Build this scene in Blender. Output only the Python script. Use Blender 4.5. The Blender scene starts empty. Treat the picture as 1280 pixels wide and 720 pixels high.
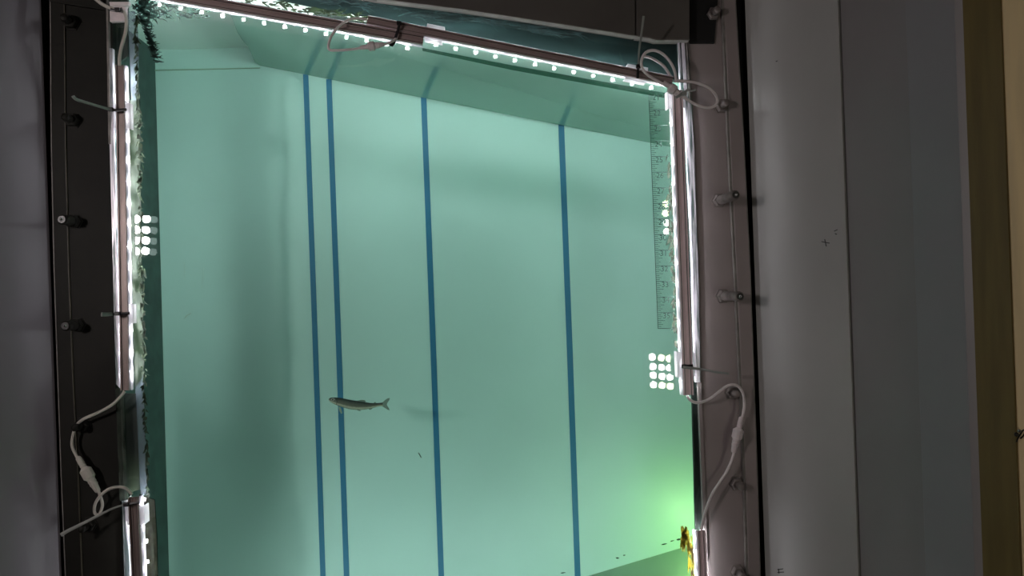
import bpy, bmesh, math, random
from mathutils import Vector, Matrix
random.seed(7)
SC = bpy.context.scene
COL = SC.collection

# ------------------------------------------------------------------ camera, world, exposure
F = 900.0
PSI, RHO = math.radians(4.0), math.radians(2.06)
CAM = Vector((0, -1.17, 1.2))
_d = Vector((math.sin(PSI), math.cos(PSI), 0))
_r = Vector((math.cos(PSI), -math.sin(PSI), 0))
_z = Vector((0, 0, 1))
CX = _r * math.cos(RHO) - _z * math.sin(RHO)
CY = _r * math.sin(RHO) + _z * math.cos(RHO)
cam_data = bpy.data.cameras.new('camera')
cam_data.lens = F * 36.0 / 1280.0
cam_data.clip_start = 0.02
cam = bpy.data.objects.new('camera', cam_data)
COL.objects.link(cam)
M = Matrix((CX, CY, -_d)).transposed().to_4x4()
M.translation = CAM
cam.matrix_world = M
SC.camera = cam

world = bpy.data.worlds.new('dark_room')
SC.world = world
world.use_nodes = True
world.node_tree.nodes['Background'].inputs[0].default_value = (0.5, 0.55, 0.65, 1)
world.node_tree.nodes['Background'].inputs[1].default_value = 0.004
SC.view_settings.view_transform = 'Standard'
SC.view_settings.look = 'None'
SC.view_settings.gamma = 1.0
SC.view_settings.use_curve_mapping = False
SC.view_settings.exposure = 0.0
SC.cycles.max_bounces = 8
SC.cycles.diffuse_bounces = 4
SC.cycles.transparent_max_bounces = 16
SC.cycles.caustics_reflective = False
SC.cycles.caustics_refractive = False
SC.cycles.sample_clamp_indirect = 4.0

BEAD_L = 470.0          # radiance of an LED of the strips round the window
LAMP_L = 42.0           # radiance of an LED of the right floodlights on the rear wall
LAMP_KEY = 450.0        # the left floodlight is the strong one
GLOW_L = 130.0           # radiance of the lamp under water
WALL_Y = 0.36           # rear wall of the channel
REAR_Y = -1.40          # wall behind the camera

def at(px, py, y=0.0):
    """Point of the plane at depth y that shows at photograph pixel (px, py)."""
    d = CX * ((px - 640) / F) - CY * ((py - 360) / F) + _d
    return CAM + d * ((y - CAM.y) / d.y)

# ------------------------------------------------------------------ helpers
def link(o, parent=None):
    COL.objects.link(o)
    if parent is not None:
        o.parent = parent
        o.matrix_parent_inverse = Matrix.Translation(-parent.location)
    return o

def tag(o, label=None, cat=None, group=None, kind=None):
    if label: o['label'] = label
    if cat: o['category'] = cat
    if group: o['group'] = group
    if kind: o['kind'] = kind
    return o

def thing(name, label, cat, loc=(0, 0, 0), group=None, kind=None):
    o = bpy.data.objects.new(name, None)
    o.empty_display_size = 0.02
    o.location = loc
    COL.objects.link(o)
    return tag(o, label, cat, group, kind)

def mesh_obj(name, bm, mat, parent=None, smooth=False):
    me = bpy.data.meshes.new(name)
    bmesh.ops.recalc_face_normals(bm, faces=bm.faces[:])
    bm.to_mesh(me); bm.free()
    if smooth:
        for p in me.polygons: p.use_smooth = True
    if mat is not None: me.materials.append(mat)
    if parent is not None:
        # parents carry no rotation: bring the mesh into the parent's own frame
        org = Vector((0, 0, 0)); q = parent
        while q is not None:
            org += q.location; q = q.parent
        me.transform(Matrix.Translation(-org))
        o = bpy.data.objects.new(name, me)
        COL.objects.link(o); o.parent = parent
        return o
    # a top-level mesh: origin at its own centre
    c = sum((v.co for v in me.vertices), Vector()) / max(1, len(me.vertices))
    me.transform(Matrix.Translation(-c))
    o = bpy.data.objects.new(name, me)
    o.location = c
    COL.objects.link(o)
    return o

def prism(bm, front, back):
    """front/back: equal loops of points."""
    a = [bm.verts.new(p) for p in front]; b = [bm.verts.new(p) for p in back]
    n = len(a)
    bm.faces.new(a); bm.faces.new(b[::-1])
    for i in range(n):
        bm.faces.new((a[i], b[i], b[(i + 1) % n], a[(i + 1) % n]))

def slab_bm(pts, y0, y1, bm=None):
    bm = bm or bmesh.new()
    f = [at(x, y, y0) for x, y in pts]
    prism(bm, f, [Vector((p.x, y1, p.z)) for p in f])
    return bm

def bevel(o, w, seg=2):
    m = o.modifiers.new('bevel', 'BEVEL'); m.width = w; m.segments = seg
    m.limit_method = 'ANGLE'; m.angle_limit = math.radians(40)
    return o

def slab(name, pts, y0, y1, mat, parent=None, bev=0):
    o = mesh_obj(name, slab_bm(pts, y0, y1), mat, parent)
    if bev: bevel(o, bev)
    return o

def box_bm(x0, x1, y0, y1, z0, z1, bm=None):
    bm = bm or bmesh.new()
    f = [Vector((x0, y0, z0)), Vector((x1, y0, z0)), Vector((x1, y0, z1)), Vector((x0, y0, z1))]
    prism(bm, f, [Vector((p.x, y1, p.z)) for p in f])
    return bm

def smooth_path(pts, sub=6):
    """Catmull-Rom through 3D points."""
    out = []
    n = len(pts)
    for i in range(n - 1):
        p0 = pts[max(i - 1, 0)]; p1 = pts[i]; p2 = pts[i + 1]; p3 = pts[min(i + 2, n - 1)]
        for k in range(sub):
            t = k / sub
            out.append(0.5 * ((2 * p1) + (p2 - p0) * t + (2 * p0 - 5 * p1 + 4 * p2 - p3) * t * t
                              + (3 * p1 - p0 - 3 * p2 + p3) * t ** 3))
    out.append(pts[-1].copy())
    return out

def tube_bm(pts, rad, sides=8, bm=None, flat=1.0):
    """rad: number or list; flat squashes the section toward the viewer (y)."""
    bm = bm or bmesh.new()
    n = len(pts); rings = []
    for i, p in enumerate(pts):
        t = (pts[min(i + 1, n - 1)] - pts[max(i - 1, 0)]).normalized()
        u = Vector((0, -1, 0)) - t * t.dot(Vector((0, -1, 0)))
        u = Vector((1, 0, 0)) if u.length < 1e-4 else u.normalized()
        v = t.cross(u)
        r = rad[i] if isinstance(rad, (list, tuple)) else rad
        rings.append([bm.verts.new(p + u * (r * flat * math.cos(2 * math.pi * k / sides))
                                   + v * (r * math.sin(2 * math.pi * k / sides))) for k in range(sides)])
    for a, b in zip(rings, rings[1:]):
        for k in range(sides):
            bm.faces.new((a[k], a[(k + 1) % sides], b[(k + 1) % sides], b[k]))
    bm.faces.new(rings[0][::-1]); bm.faces.new(rings[-1])
    return bm

def lathe_bm(p0, p1, prof, sides=14, bm=None):
    """prof: (t along p0-p1, radius)."""
    return tube_bm([p0.lerp(p1, t) for t, _ in prof], [r for _, r in prof], sides, bm)

# ------------------------------------------------------------------ materials
def mat(name, col, rough=0.5, metal=0.0, var=0.0, scale=8.0, bump=0.0, bscale=60.0, col2=None,
        stretch=(1, 1, 1), spec=0.5, thr=(0.35, 0.65)):
    m = bpy.data.materials.new(name); m.use_nodes = True
    nt = m.node_tree; b = nt.nodes['Principled BSDF']
    b.inputs['Roughness'].default_value = rough
    b.inputs['Metallic'].default_value = metal
    b.inputs['Specular IOR Level'].default_value = spec
    b.inputs['Base Color'].default_value = (*col, 1)
    if var or col2 or bump:
        g = nt.nodes.new('ShaderNodeNewGeometry')
        mp = nt.nodes.new('ShaderNodeMapping'); mp.inputs['Scale'].default_value = stretch
        nt.links.new(g.outputs['Position'], mp.inputs['Vector'])
    if var or col2:
        n = nt.nodes.new('ShaderNodeTexNoise'); n.inputs['Scale'].default_value = scale
        n.inputs['Detail'].default_value = 6
        nt.links.new(mp.outputs[0], n.inputs['Vector'])
        r = nt.nodes.new('ShaderNodeValToRGB')
        c2 = col2 if col2 else tuple(min(1, c * (1 + var)) for c in col)
        c1 = col if col2 else tuple(c * (1 - var) for c in col)
        r.color_ramp.elements[0].color = (*c1, 1); r.color_ramp.elements[0].position = thr[0]
        r.color_ramp.elements[1].color = (*c2, 1); r.color_ramp.elements[1].position = thr[1]
        nt.links.new(n.outputs['Fac'], r.inputs['Fac'])
        nt.links.new(r.outputs['Color'], b.inputs['Base Color'])
    if bump:
        n2 = nt.nodes.new('ShaderNodeTexNoise'); n2.inputs['Scale'].default_value = bscale
        n2.inputs['Detail'].default_value = 4
        nt.links.new(mp.outputs[0], n2.inputs['Vector'])
        bp = nt.nodes.new('ShaderNodeBump'); bp.inputs['Strength'].default_value = bump
        bp.inputs['Distance'].default_value = 0.002
        nt.links.new(n2.outputs['Fac'], bp.inputs['Height'])
        nt.links.new(bp.outputs['Normal'], b.inputs['Normal'])
    return m

def emit_mat(name, col, s):
    m = bpy.data.materials.new(name); m.use_nodes = True
    nt = m.node_tree; nt.nodes.clear()
    e = nt.nodes.new('ShaderNodeEmission'); e.inputs[0].default_value = (*col, 1); e.inputs[1].default_value = s
    o = nt.nodes.new('ShaderNodeOutputMaterial'); nt.links.new(e.outputs[0], o.inputs[0])
    return m

def glass_mat(name, tint, refl, rough=0.0, back_clear=True):
    """Thin clear pane: see-through with a little mirror on its front."""
    m = bpy.data.materials.new(name); m.use_nodes = True
    nt = m.node_tree; nt.nodes.clear()
    t = nt.nodes.new('ShaderNodeBsdfTransparent'); t.inputs[0].default_value = (*tint, 1)
    gl = nt.nodes.new('ShaderNodeBsdfGlossy'); gl.inputs['Roughness'].default_value = rough
    mx = nt.nodes.new('ShaderNodeMixShader')
    if back_clear:
        geo = nt.nodes.new('ShaderNodeNewGeometry')
        mm = nt.nodes.new('ShaderNodeMath'); mm.operation = 'SUBTRACT'; mm.inputs[0].default_value = 1.0
        m2 = nt.nodes.new('ShaderNodeMath'); m2.operation = 'MULTIPLY'; m2.inputs[1].default_value = refl
        nt.links.new(geo.outputs['Backfacing'], mm.inputs[1])
        nt.links.new(mm.outputs[0], m2.inputs[0]); nt.links.new(m2.outputs[0], mx.inputs[0])
    else:
        mx.inputs[0].default_value = refl
    nt.links.new(t.outputs[0], mx.inputs[1]); nt.links.new(gl.outputs[0], mx.inputs[2])
    o = nt.nodes.new('ShaderNodeOutputMaterial'); nt.links.new(mx.outputs[0], o.inputs[0])
    return m

def translucent_mat(name, col, mix=0.5, solid=0.62):
    m = bpy.data.materials.new(name); m.use_nodes = True
    nt = m.node_tree; nt.nodes.clear()
    d = nt.nodes.new('ShaderNodeBsdfDiffuse'); d.inputs[0].default_value = (*col, 1)
    t = nt.nodes.new('ShaderNodeBsdfTranslucent'); t.inputs[0].default_value = (*col, 1)
    mx = nt.nodes.new('ShaderNodeMixShader'); mx.inputs[0].default_value = mix
    nt.links.new(d.outputs[0], mx.inputs[1]); nt.links.new(t.outputs[0], mx.inputs[2])
    tr = nt.nodes.new('ShaderNodeBsdfTransparent')
    m2 = nt.nodes.new('ShaderNodeMixShader'); m2.inputs[0].default_value = solid
    nt.links.new(tr.outputs[0], m2.inputs[1]); nt.links.new(mx.outputs[0], m2.inputs[2])
    o = nt.nodes.new('ShaderNodeOutputMaterial'); nt.links.new(m2.outputs[0], o.inputs[0])
    return m

MAT = dict(
    wall=mat('channel_wall_paint', (0.60, 0.80, 0.74), 0.45, var=0.05, scale=3, bump=0.03, bscale=20),
    ceil=mat('channel_ceiling_paint', (0.30, 0.47, 0.40), 0.16, var=0.05, scale=4),  # shade of the tilted panel put into a darker colour
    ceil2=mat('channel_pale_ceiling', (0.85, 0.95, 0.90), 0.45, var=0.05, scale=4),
    chfloor=mat('channel_floor_paint', (0.36, 0.48, 0.36), 0.5, var=0.10, scale=9),
    side=mat('channel_side_paint', (0.05, 0.085, 0.075), 0.5, var=0.25, scale=30),  # weaker strip light on the side walls put into a dark colour
    tape=mat('blue_tape', (0.035, 0.19, 0.34), 0.5),
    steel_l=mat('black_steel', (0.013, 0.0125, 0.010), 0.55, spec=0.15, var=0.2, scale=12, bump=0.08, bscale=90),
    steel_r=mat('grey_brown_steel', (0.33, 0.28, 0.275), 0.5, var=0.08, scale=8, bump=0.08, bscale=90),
    steel_top=mat('dark_header_steel', (0.11, 0.10, 0.09), 0.55, var=0.12, scale=10, bump=0.08, bscale=90),
    edge=mat('worn_steel_edge', (0.21, 0.195, 0.18), 0.5, var=0.2, scale=60),  # paler than the plates; also carries the header's painted edge highlight
    gasket=glass_mat('green_glass_edge', (0.42, 0.55, 0.50), 0.0),
    black=mat('black_gap', (0.008, 0.008, 0.008), 0.9),
    nut=mat('painted_nut', (0.20, 0.17, 0.16), 0.45, var=0.2, scale=80),
    bore=mat('dark_stud_end', (0.02, 0.02, 0.02), 0.3),
    chrome=mat('bright_pin', (0.85, 0.83, 0.80), 0.2, metal=1.0),
    alu=mat('bronze_aluminium', (0.44, 0.335, 0.32), 0.38, metal=0.3, var=0.06, scale=20, stretch=(1, 1, 1)),
    alu_pink=mat('rosy_aluminium', (0.95, 0.77, 0.80), 0.38, metal=0.0, var=0.06, scale=20),  # pinkish lamplight on the right strips put into the profile colour
    alu_l=mat('dark_bronze_aluminium', (0.27, 0.205, 0.19), 0.4, metal=0.3, var=0.06, scale=20),  # same bronze, colour darkened to offset the near floodlight's light
    lip=translucent_mat('white_diffuser', (0.92, 0.88, 0.95), 0.5, 0.42),
    clip=translucent_mat('white_clip_plastic', (0.95, 0.93, 0.95), 0.5),
    led=emit_mat('led', (0.95, 0.97, 1.0), BEAD_L),
    flood=emit_mat('floodlight_led', (1.0, 0.91, 0.89), LAMP_L),
    flood_y=emit_mat('floodlight_led_yellowed', (1.0, 0.97, 0.62), LAMP_L),
    flood_key=emit_mat('floodlight_led_strong', (1.0, 0.90, 0.88), LAMP_KEY),
    flood_dim=emit_mat('floodlight_led_dim', (0.8, 1.0, 0.95), 4.5),
    glow=emit_mat('underwater_led', (0.62, 1.0, 0.36), GLOW_L),
    cable=mat('white_cable', (0.88, 0.80, 0.80), 0.4, var=0.08, scale=50),
    cable_d=mat('grey_cable', (0.55, 0.52, 0.46), 0.45, var=0.08, scale=50),
    plug=mat('frosted_plug', (0.80, 0.70, 0.71), 0.35, var=0.1, scale=70),
    tie=mat('black_tie', (0.012, 0.011, 0.013), 0.4),
    tie_g=mat('grey_tie', (0.30, 0.31, 0.29), 0.4),
    glass=glass_mat('window_glass', (0.975, 0.985, 0.98), 0.05),
    ruler=glass_mat('clear_ruler', (0.92, 0.95, 0.93), 0.02),
    ink=mat('ruler_ink', (0.02, 0.05, 0.04), 0.6),
    edge_d=mat('dull_steel_edge', (0.06, 0.055, 0.035), 0.5, var=0.2, scale=60),
    trim=mat('silvery_edge', (0.90, 0.86, 0.94), 0.25, metal=0.1, col2=(0.12, 0.16, 0.16), scale=26,
             stretch=(8, 8, 0.45), bump=0.3, bscale=40, thr=(0.45, 0.62)),  # reflected LED light put into the colour as pale and teal streaks
    seal=mat('pale_sealant', (0.17, 0.21, 0.26), 0.5, var=0.15, scale=30),
    seal_g=mat('grimy_sealant', (0.12, 0.14, 0.115), 0.8, spec=0.05, col2=(0.012, 0.02, 0.008), scale=90, stretch=(1, 1, 0.4), thr=(0.45, 0.6)),
    seal_d=mat('dark_sealant', (0.010, 0.017, 0.014), 0.4, col2=(0.035, 0.05, 0.028), scale=40, stretch=(1, 1, 0.25), thr=(0.5, 0.75)),
    header=mat('algae_header', (0.006, 0.016, 0.0155), 0.4, col2=(0.022, 0.05, 0.05), scale=14, stretch=(0.5, 1, 2.6), thr=(0.45, 0.85), bump=0.2, bscale=20),
    algae=mat('dark_algae', (0.016, 0.055, 0.042), 0.7, var=0.6, scale=120),
    algae_g=mat('green_algae', (0.010, 0.025, 0.006), 0.7, var=0.5, scale=90),
    algae_y=mat('ochre_algae', (0.16, 0.13, 0.012), 0.9, spec=0.05, var=0.45, scale=70),
    algae_b=mat('brown_green_film', (0.035, 0.04, 0.022), 0.7, var=0.4, scale=70),
    room_l=mat('grey_satin_paint', (0.24, 0.225, 0.25), 0.35, var=0.08, scale=3, bump=0.05, bscale=12),  # slight violet of the mirrored light strip put into the grey
    room_r=mat('light_grey_satin_paint', (0.44, 0.435, 0.42), 0.45, var=0.06, scale=4, bump=0.05, bscale=12),
    room_r2=mat('dark_grey_paint', (0.28, 0.26, 0.26), 0.45, var=0.06, scale=5, bump=0.05, bscale=14),
    room_r3=mat('charcoal_paint', (0.28, 0.27, 0.28), 0.42, var=0.06, scale=5, bump=0.05, bscale=14),
    wood_d=mat('stained_wood', (0.145, 0.105, 0.03), 0.5, var=0.15, scale=14, stretch=(6, 6, 0.5)),
    wood=mat('tan_plywood', (0.80, 0.63, 0.36), 0.6, var=0.12, scale=10, stretch=(5, 5, 0.5)),
    room=mat('dark_room_paint', (0.06, 0.06, 0.065), 0.7, var=0.1, scale=3),
    lampbody=mat('lamp_housing', (0.03, 0.03, 0.03), 0.5, bump=0.05),
    mark=mat('pencil_mark', (0.03, 0.03, 0.03), 0.8),
    debris=mat('pale_debris', (0.45, 0.60, 0.50), 0.8),
    debris_d=mat('dark_debris', (0.05, 0.09, 0.06), 0.8),
    hook=mat('dark_wire', (0.03, 0.028, 0.025), 0.35, metal=0.6),
)

for k_, a_ in (('seal', .38), ('seal_g', .38), ('algae_b', .6), ('algae', .75)):
    MAT[k_].node_tree.nodes['Principled BSDF'].inputs['Alpha'].default_value = a_
MAT['seal_w'] = mat('white_sealant', (0.50, 0.60, 0.54), 0.5, var=0.15, scale=30)
MAT['film'] = mat('grey_olive_film', (0.005, 0.0056, 0.0036), 0.9, col2=(0.02, 0.022, 0.016), scale=160, thr=(.45, .75), spec=0.02)

# ------------------------------------------------------------------ the water channel (structure)
def struct(o, label, cat=None):
    return tag(o, label, cat, kind='structure')

Y0 = 0.017                                # inner side of the glass
o = mesh_obj('wall_back', slab_bm([(60, -120), (980, -120), (980, 960), (60, 960)], WALL_Y, WALL_Y + 0.03), MAT['wall'])
struct(o, 'pale green rear wall of the water channel behind the blue lines')

def ruled(name, back, front, thick_dir, mat_, parent=None, t=0.012):
    """Panel from a back line (on the rear wall) to a front line (at the glass)."""
    bm = bmesh.new()
    b = [at(x, y, WALL_Y) for x, y in back]; f = [at(x, y, Y0 + 0.002) for x, y in front]
    loop = f + b[::-1]
    prism(bm, loop, [p + Vector(thick_dir) * t for p in loop])
    return mesh_obj(name, bm, mat_, parent)

ceil = thing('ceiling', 'sloping ceiling of the water channel above the blue lines', None, at(560, 100, 0.2), kind='structure')
def plane_pts(pts, P0, P1, P2):
    n = (P1 - P0).cross(P2 - P0)
    out = []
    for x, y in pts:
        d = CX * ((x - 640) / F) - CY * ((y - 360) / F) + _d
        out.append(CAM + d * ((P0 - CAM).dot(n) / d.dot(n)))
    return out
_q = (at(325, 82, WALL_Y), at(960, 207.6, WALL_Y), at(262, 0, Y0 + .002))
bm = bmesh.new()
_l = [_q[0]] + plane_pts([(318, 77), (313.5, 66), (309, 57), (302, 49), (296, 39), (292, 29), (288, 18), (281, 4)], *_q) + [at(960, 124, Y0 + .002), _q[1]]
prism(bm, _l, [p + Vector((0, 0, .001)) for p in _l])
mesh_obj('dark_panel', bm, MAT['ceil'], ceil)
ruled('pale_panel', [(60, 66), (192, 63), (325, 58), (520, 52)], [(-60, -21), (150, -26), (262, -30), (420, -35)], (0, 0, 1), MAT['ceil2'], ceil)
# folds of the pale panel
for (x0, y0, x1, y1, yy) in ((238, 47, 300, 43, 0.305), ):
    bm = tube_bm([at(x0, y0 - 1, yy), at(270, 46 - 1, yy), at(x1, y1 - 1, yy)], 0.0012, 6)
    mesh_obj('crease', bm, MAT['chfloor'], ceil)
bm = tube_bm([at(192, 88, WALL_Y - .003), at(325, 85, WALL_Y - .003)], 0.0012, 6)
mesh_obj('crease', bm, MAT['chfloor'], ceil)

fl = ruled('floor', [(60, 922), (735, 720), (980, 646)], [(-120, 1180), (760, 872), (1100, 760)], (0, 0, -1), MAT['chfloor'])
struct(fl, 'grey green sloping floor of the water channel at bottom right')

def side_wall(name, xb_top, xb_bot, mat_, sgn, label):
    bm = bmesh.new()
    a, b = at(*xb_top, WALL_Y), at(*xb_bot, WALL_Y)
    loop = [a, b, Vector((b.x, Y0 + .002, b.z)), Vector((a.x, Y0 + .002, a.z))]
    prism(bm, loop, [p + Vector((sgn * 0.02, 0, 0)) for p in loop])
    return struct(mesh_obj(name, bm, mat_), label)
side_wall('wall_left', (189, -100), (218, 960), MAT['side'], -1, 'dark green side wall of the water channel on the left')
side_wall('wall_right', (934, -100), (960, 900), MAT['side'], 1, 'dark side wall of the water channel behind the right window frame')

# blue lines on the rear wall
for (x0, y0, x1, w, lab) in ((382, 93, 403.5, 6.6, 'blue tape line on the pale channel wall, first from the left'),
                             (411, 99, 433, 6.8, 'blue tape line passing behind the small fish'),
                             (529.5, 121, 551.5, 7.0, 'blue tape line on the pale channel wall, third from the left'),
                             (701.5, 154, 722, 7.2, 'blue tape line on the pale channel wall nearest the ruler')):
    xm = (x0 + x1) / 2 + 1.5
    ym = (y0 + 720) / 2
    k = (x1 - x0) / (720 - y0)
    lft = [(x0 - w / 2, y0), (xm - w / 2 - 1, ym), (x1 + k * 120 - w / 2, 840)]
    rgt = [(x1 + k * 120 + w / 2, 840), (xm + w / 2 - 1, ym), (x0 + w / 2, y0)]
    o = slab('tape_line', lft + rgt, WALL_Y - 0.0012, WALL_Y, MAT['tape'])
    tag(o, lab, 'tape', 'blue tape lines on the channel wall')

# water filling the channel
def water():
    m = bpy.data.materials.new('channel_water'); m.use_nodes = True
    nt = m.node_tree; nt.nodes.clear()
    ab = nt.nodes.new('ShaderNodeVolumeAbsorption')
    ab.inputs['Color'].default_value = (0.34, 0.86, 0.74, 1)
    ab.inputs['Density'].default_value = 0.75
    out = nt.nodes.new('ShaderNodeOutputMaterial')
    nt.links.new(ab.outputs[0], out.inputs['Volume'])
    fr = [(135, -20), (262, 2), (930, 121), (940, 808), (760, 869), (120, 1092)]
    bk = [(191, 68), (325, 86), (932, 204.5), (950, 652), (735, 718), (217, 873)]
    f = [at(x, y, Y0 + .003) for x, y in fr]
    bm = bmesh.new()
    prism(bm, f, [at(x, y, WALL_Y - 0.0002) for x, y in bk])
    o = mesh_obj('water', bm, m)
    tag(o, 'clear green water filling the channel behind the glass', 'water', kind='stuff')
water()

# ------------------------------------------------------------------ the window (structure)
WIN = thing('window_1', 'steel framed viewing window onto the water channel', None, at(500, 380, 0), kind='structure')
pane = mesh_obj('glass_pane', slab_bm([(138, -60), (868, -60), (895, 1080), (165, 1080)], 0.0, 0.012), MAT['glass'], WIN)

L_IN = [(134, -40), (134, 0), (136, 180), (140, 340), (144, 480), (150.5, 640), (154.5, 720), (171, 1080)]
L_RIDGE = [(80, -40), (80.5, 0), (82, 180), (86, 340), (91.5, 480), (98, 600), (102.5, 720), (117, 1080)]
L_OUT = [(61.5, -40), (62, 0), (63.5, 180), (67, 340), (72.5, 500), (76, 600), (81, 720), (97, 1080)]
R_IN = [(860, -40), (861, 40), (868, 180), (874, 360), (876.5, 480), (880, 600), (885, 720), (897, 1080)]
R_RIDGE = [(903, -40), (904.5, 20), (911.5, 180), (919, 330), (925.5, 470), (931, 600), (934.5, 720), (944, 1080)]
R_OUT = [(918, -40), (921, 20), (930.5, 180), (938, 330), (943, 470), (947.5, 600), (951, 720), (961, 1080)]

def off(pts, d): return [(x + d, y) for x, y in pts]
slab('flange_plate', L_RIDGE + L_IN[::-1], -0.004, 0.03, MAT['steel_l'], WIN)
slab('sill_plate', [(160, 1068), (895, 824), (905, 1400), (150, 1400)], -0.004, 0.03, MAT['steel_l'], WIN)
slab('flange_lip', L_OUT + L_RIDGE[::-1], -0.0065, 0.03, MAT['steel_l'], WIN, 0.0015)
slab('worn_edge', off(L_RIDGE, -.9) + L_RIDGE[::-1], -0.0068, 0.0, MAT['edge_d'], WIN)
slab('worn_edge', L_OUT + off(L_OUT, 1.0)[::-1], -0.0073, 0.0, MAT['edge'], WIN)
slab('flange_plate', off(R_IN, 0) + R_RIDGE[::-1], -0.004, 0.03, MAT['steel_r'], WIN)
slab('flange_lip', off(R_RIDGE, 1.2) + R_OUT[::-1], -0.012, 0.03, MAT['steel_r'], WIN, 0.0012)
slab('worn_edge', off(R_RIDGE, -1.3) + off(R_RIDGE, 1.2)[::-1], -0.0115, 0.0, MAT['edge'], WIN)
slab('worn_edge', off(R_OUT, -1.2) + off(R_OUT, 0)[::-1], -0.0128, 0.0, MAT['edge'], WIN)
slab('gap_backing', off(L_OUT, -26) + off(L_OUT, 3)[::-1], 0.010, 0.016, MAT['black'], WIN)
slab('gap_backing', off(R_OUT, -3) + off(R_OUT, 26)[::-1], 0.010, 0.016, MAT['black'], WIN)

# header plate above the window, cut on the slant, with a squared tab at its right end
slab('header_plate', [(360, -60), (794, -60), (794, 44.5), (700, 29.5), (580, 11.5), (470, -2), (360, -20)], -0.020, 0.0, MAT['steel_top'], WIN, 0.001)
slab('header_plate', [(796, -60), (862, -60), (862, 49), (821, 49), (812, 46.5), (796, 44.5)], -0.024, 0.0, MAT['steel_top'], WIN, 0.001)
slab('worn_edge', [(470, -2.6), (580, 11), (700, 29), (794, 44), (812, 46.4), (821, 48.8), (862, 48.8), (862, 50), (820, 50), (811, 47.6), (794, 45.1), (700, 30), (580, 11.8), (470, -1.9)], -0.0248, -0.012, MAT['edge'], WIN)  # highlight along the header's lower edge put in as paler steel
slab('corner_plate', [(862, -60), (902, -60), (893, 54), (862, 54)], -0.008, 0.0, MAT['black'], WIN)  # cast shadow of the header plate put in as a black slab
slab('header_bar', [(62, -40), (136, -40), (136, 13), (62, 2)], -0.009, 0.0, MAT['steel_l'], WIN, 0.001)

# sealants and algae covered packing behind the glass
slab('header_packing', [(140, -60), (870, -60), (870, 116), (840, 97), (640, 55), (460, 20), (320, 4), (262, -6), (140, -30)], 0.0125, 0.0165, MAT['header'], WIN)
slab('gasket', [(528, 60), (640, 81.5), (845, 118.5), (845, 124.5), (640, 87), (528, 63)], 0.0125, 0.0150, MAT['gasket'], WIN)  # dark green reflection along the glass edge put in as a tinted bar
slab('sealant', [(160, 14), (168, 14), (171, 30), (173, 60), (172.5, 105), (174, 125), (164, 125)], 0.0125, 0.015, MAT['seal'], WIN)
slab('sealant', [(161.5, 125), (174.5, 125), (176, 300), (180, 470), (169, 485), (164, 300)], 0.0125, 0.015, MAT['seal_g'], WIN)
slab('sealant', [(169, 485), (179.5, 470), (181, 540), (184.5, 618), (176, 618)], 0.0125, 0.015, MAT['seal'], WIN)
slab('sealant', [(174, 618), (193, 625), (196, 670), (205, 1080), (190, 1080)], 0.0125, 0.015, MAT['film'], WIN)
slab('packing', [(134, -40), (160, -40), (160, 70), (146, 80), (149, 300), (152, 492), (170, 492), (175, 612), (160, 616), (172, 1080), (165, 1080), (142, 480), (136, 180)], 0.0125, 0.0165, MAT['seal_d'], WIN)
slab('packing', [(862, 40), (872, 40), (899, 1080), (880, 1080), (869, 660), (867.5, 600), (865, 500), (858, 300)], 0.0125, 0.0165, MAT['seal_d'], WIN)
# bright strips of edging beside the glass
slab('edging', [(134.5, 60), (140.5, 60), (143, 180), (147, 340), (150, 486), (144.5, 480), (140.5, 340), (136.5, 180)], -0.008, 0.0, MAT['trim'], WIN, 0.001)
slab('edging', [(152, 626), (158, 626), (162, 720), (175, 1040), (170, 1040), (155, 720)], -0.008, 0.0, MAT['trim'], WIN, 0.001)
slab('edging', [(132.5, 0), (135, 0), (138, 180), (135.5, 180)], -0.010, -0.004, MAT['edge'], WIN)
slab('edging', [(855, 125), (864, 125), (868, 180), (874, 360), (876, 478), (869, 478), (864, 300), (858, 180)], -0.008, 0.0, MAT['trim'], WIN, 0.001)
for (xa, xb) in ((847.5, 849.5), (851.5, 855.5), (857.5, 859), (860, 861.5)):
    slab('edging', [(xa, 52), (xb, 52), (xb + 4.5, 128), (xa + 4.5, 128)], -0.006 - random.random() * .003, 0.0, MAT['edge'] if xa > 857 else MAT['trim'], WIN)
slab('edging', [(872.5, 478), (876.5, 478), (885, 700), (881.5, 700)], -0.007, 0.0, MAT['steel_r'], WIN)
# two grey frame lines beside the lower left strip
slab('edging', [(144.5, 486), (147.5, 486), (152.5, 626), (149.5, 626)], -0.007, 0.0, MAT['seal_g'], WIN)
slab('edging', [(149.5, 486), (152.5, 486), (158, 626), (155, 626)], -0.005, 0.0, MAT['seal_g'], WIN)

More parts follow.
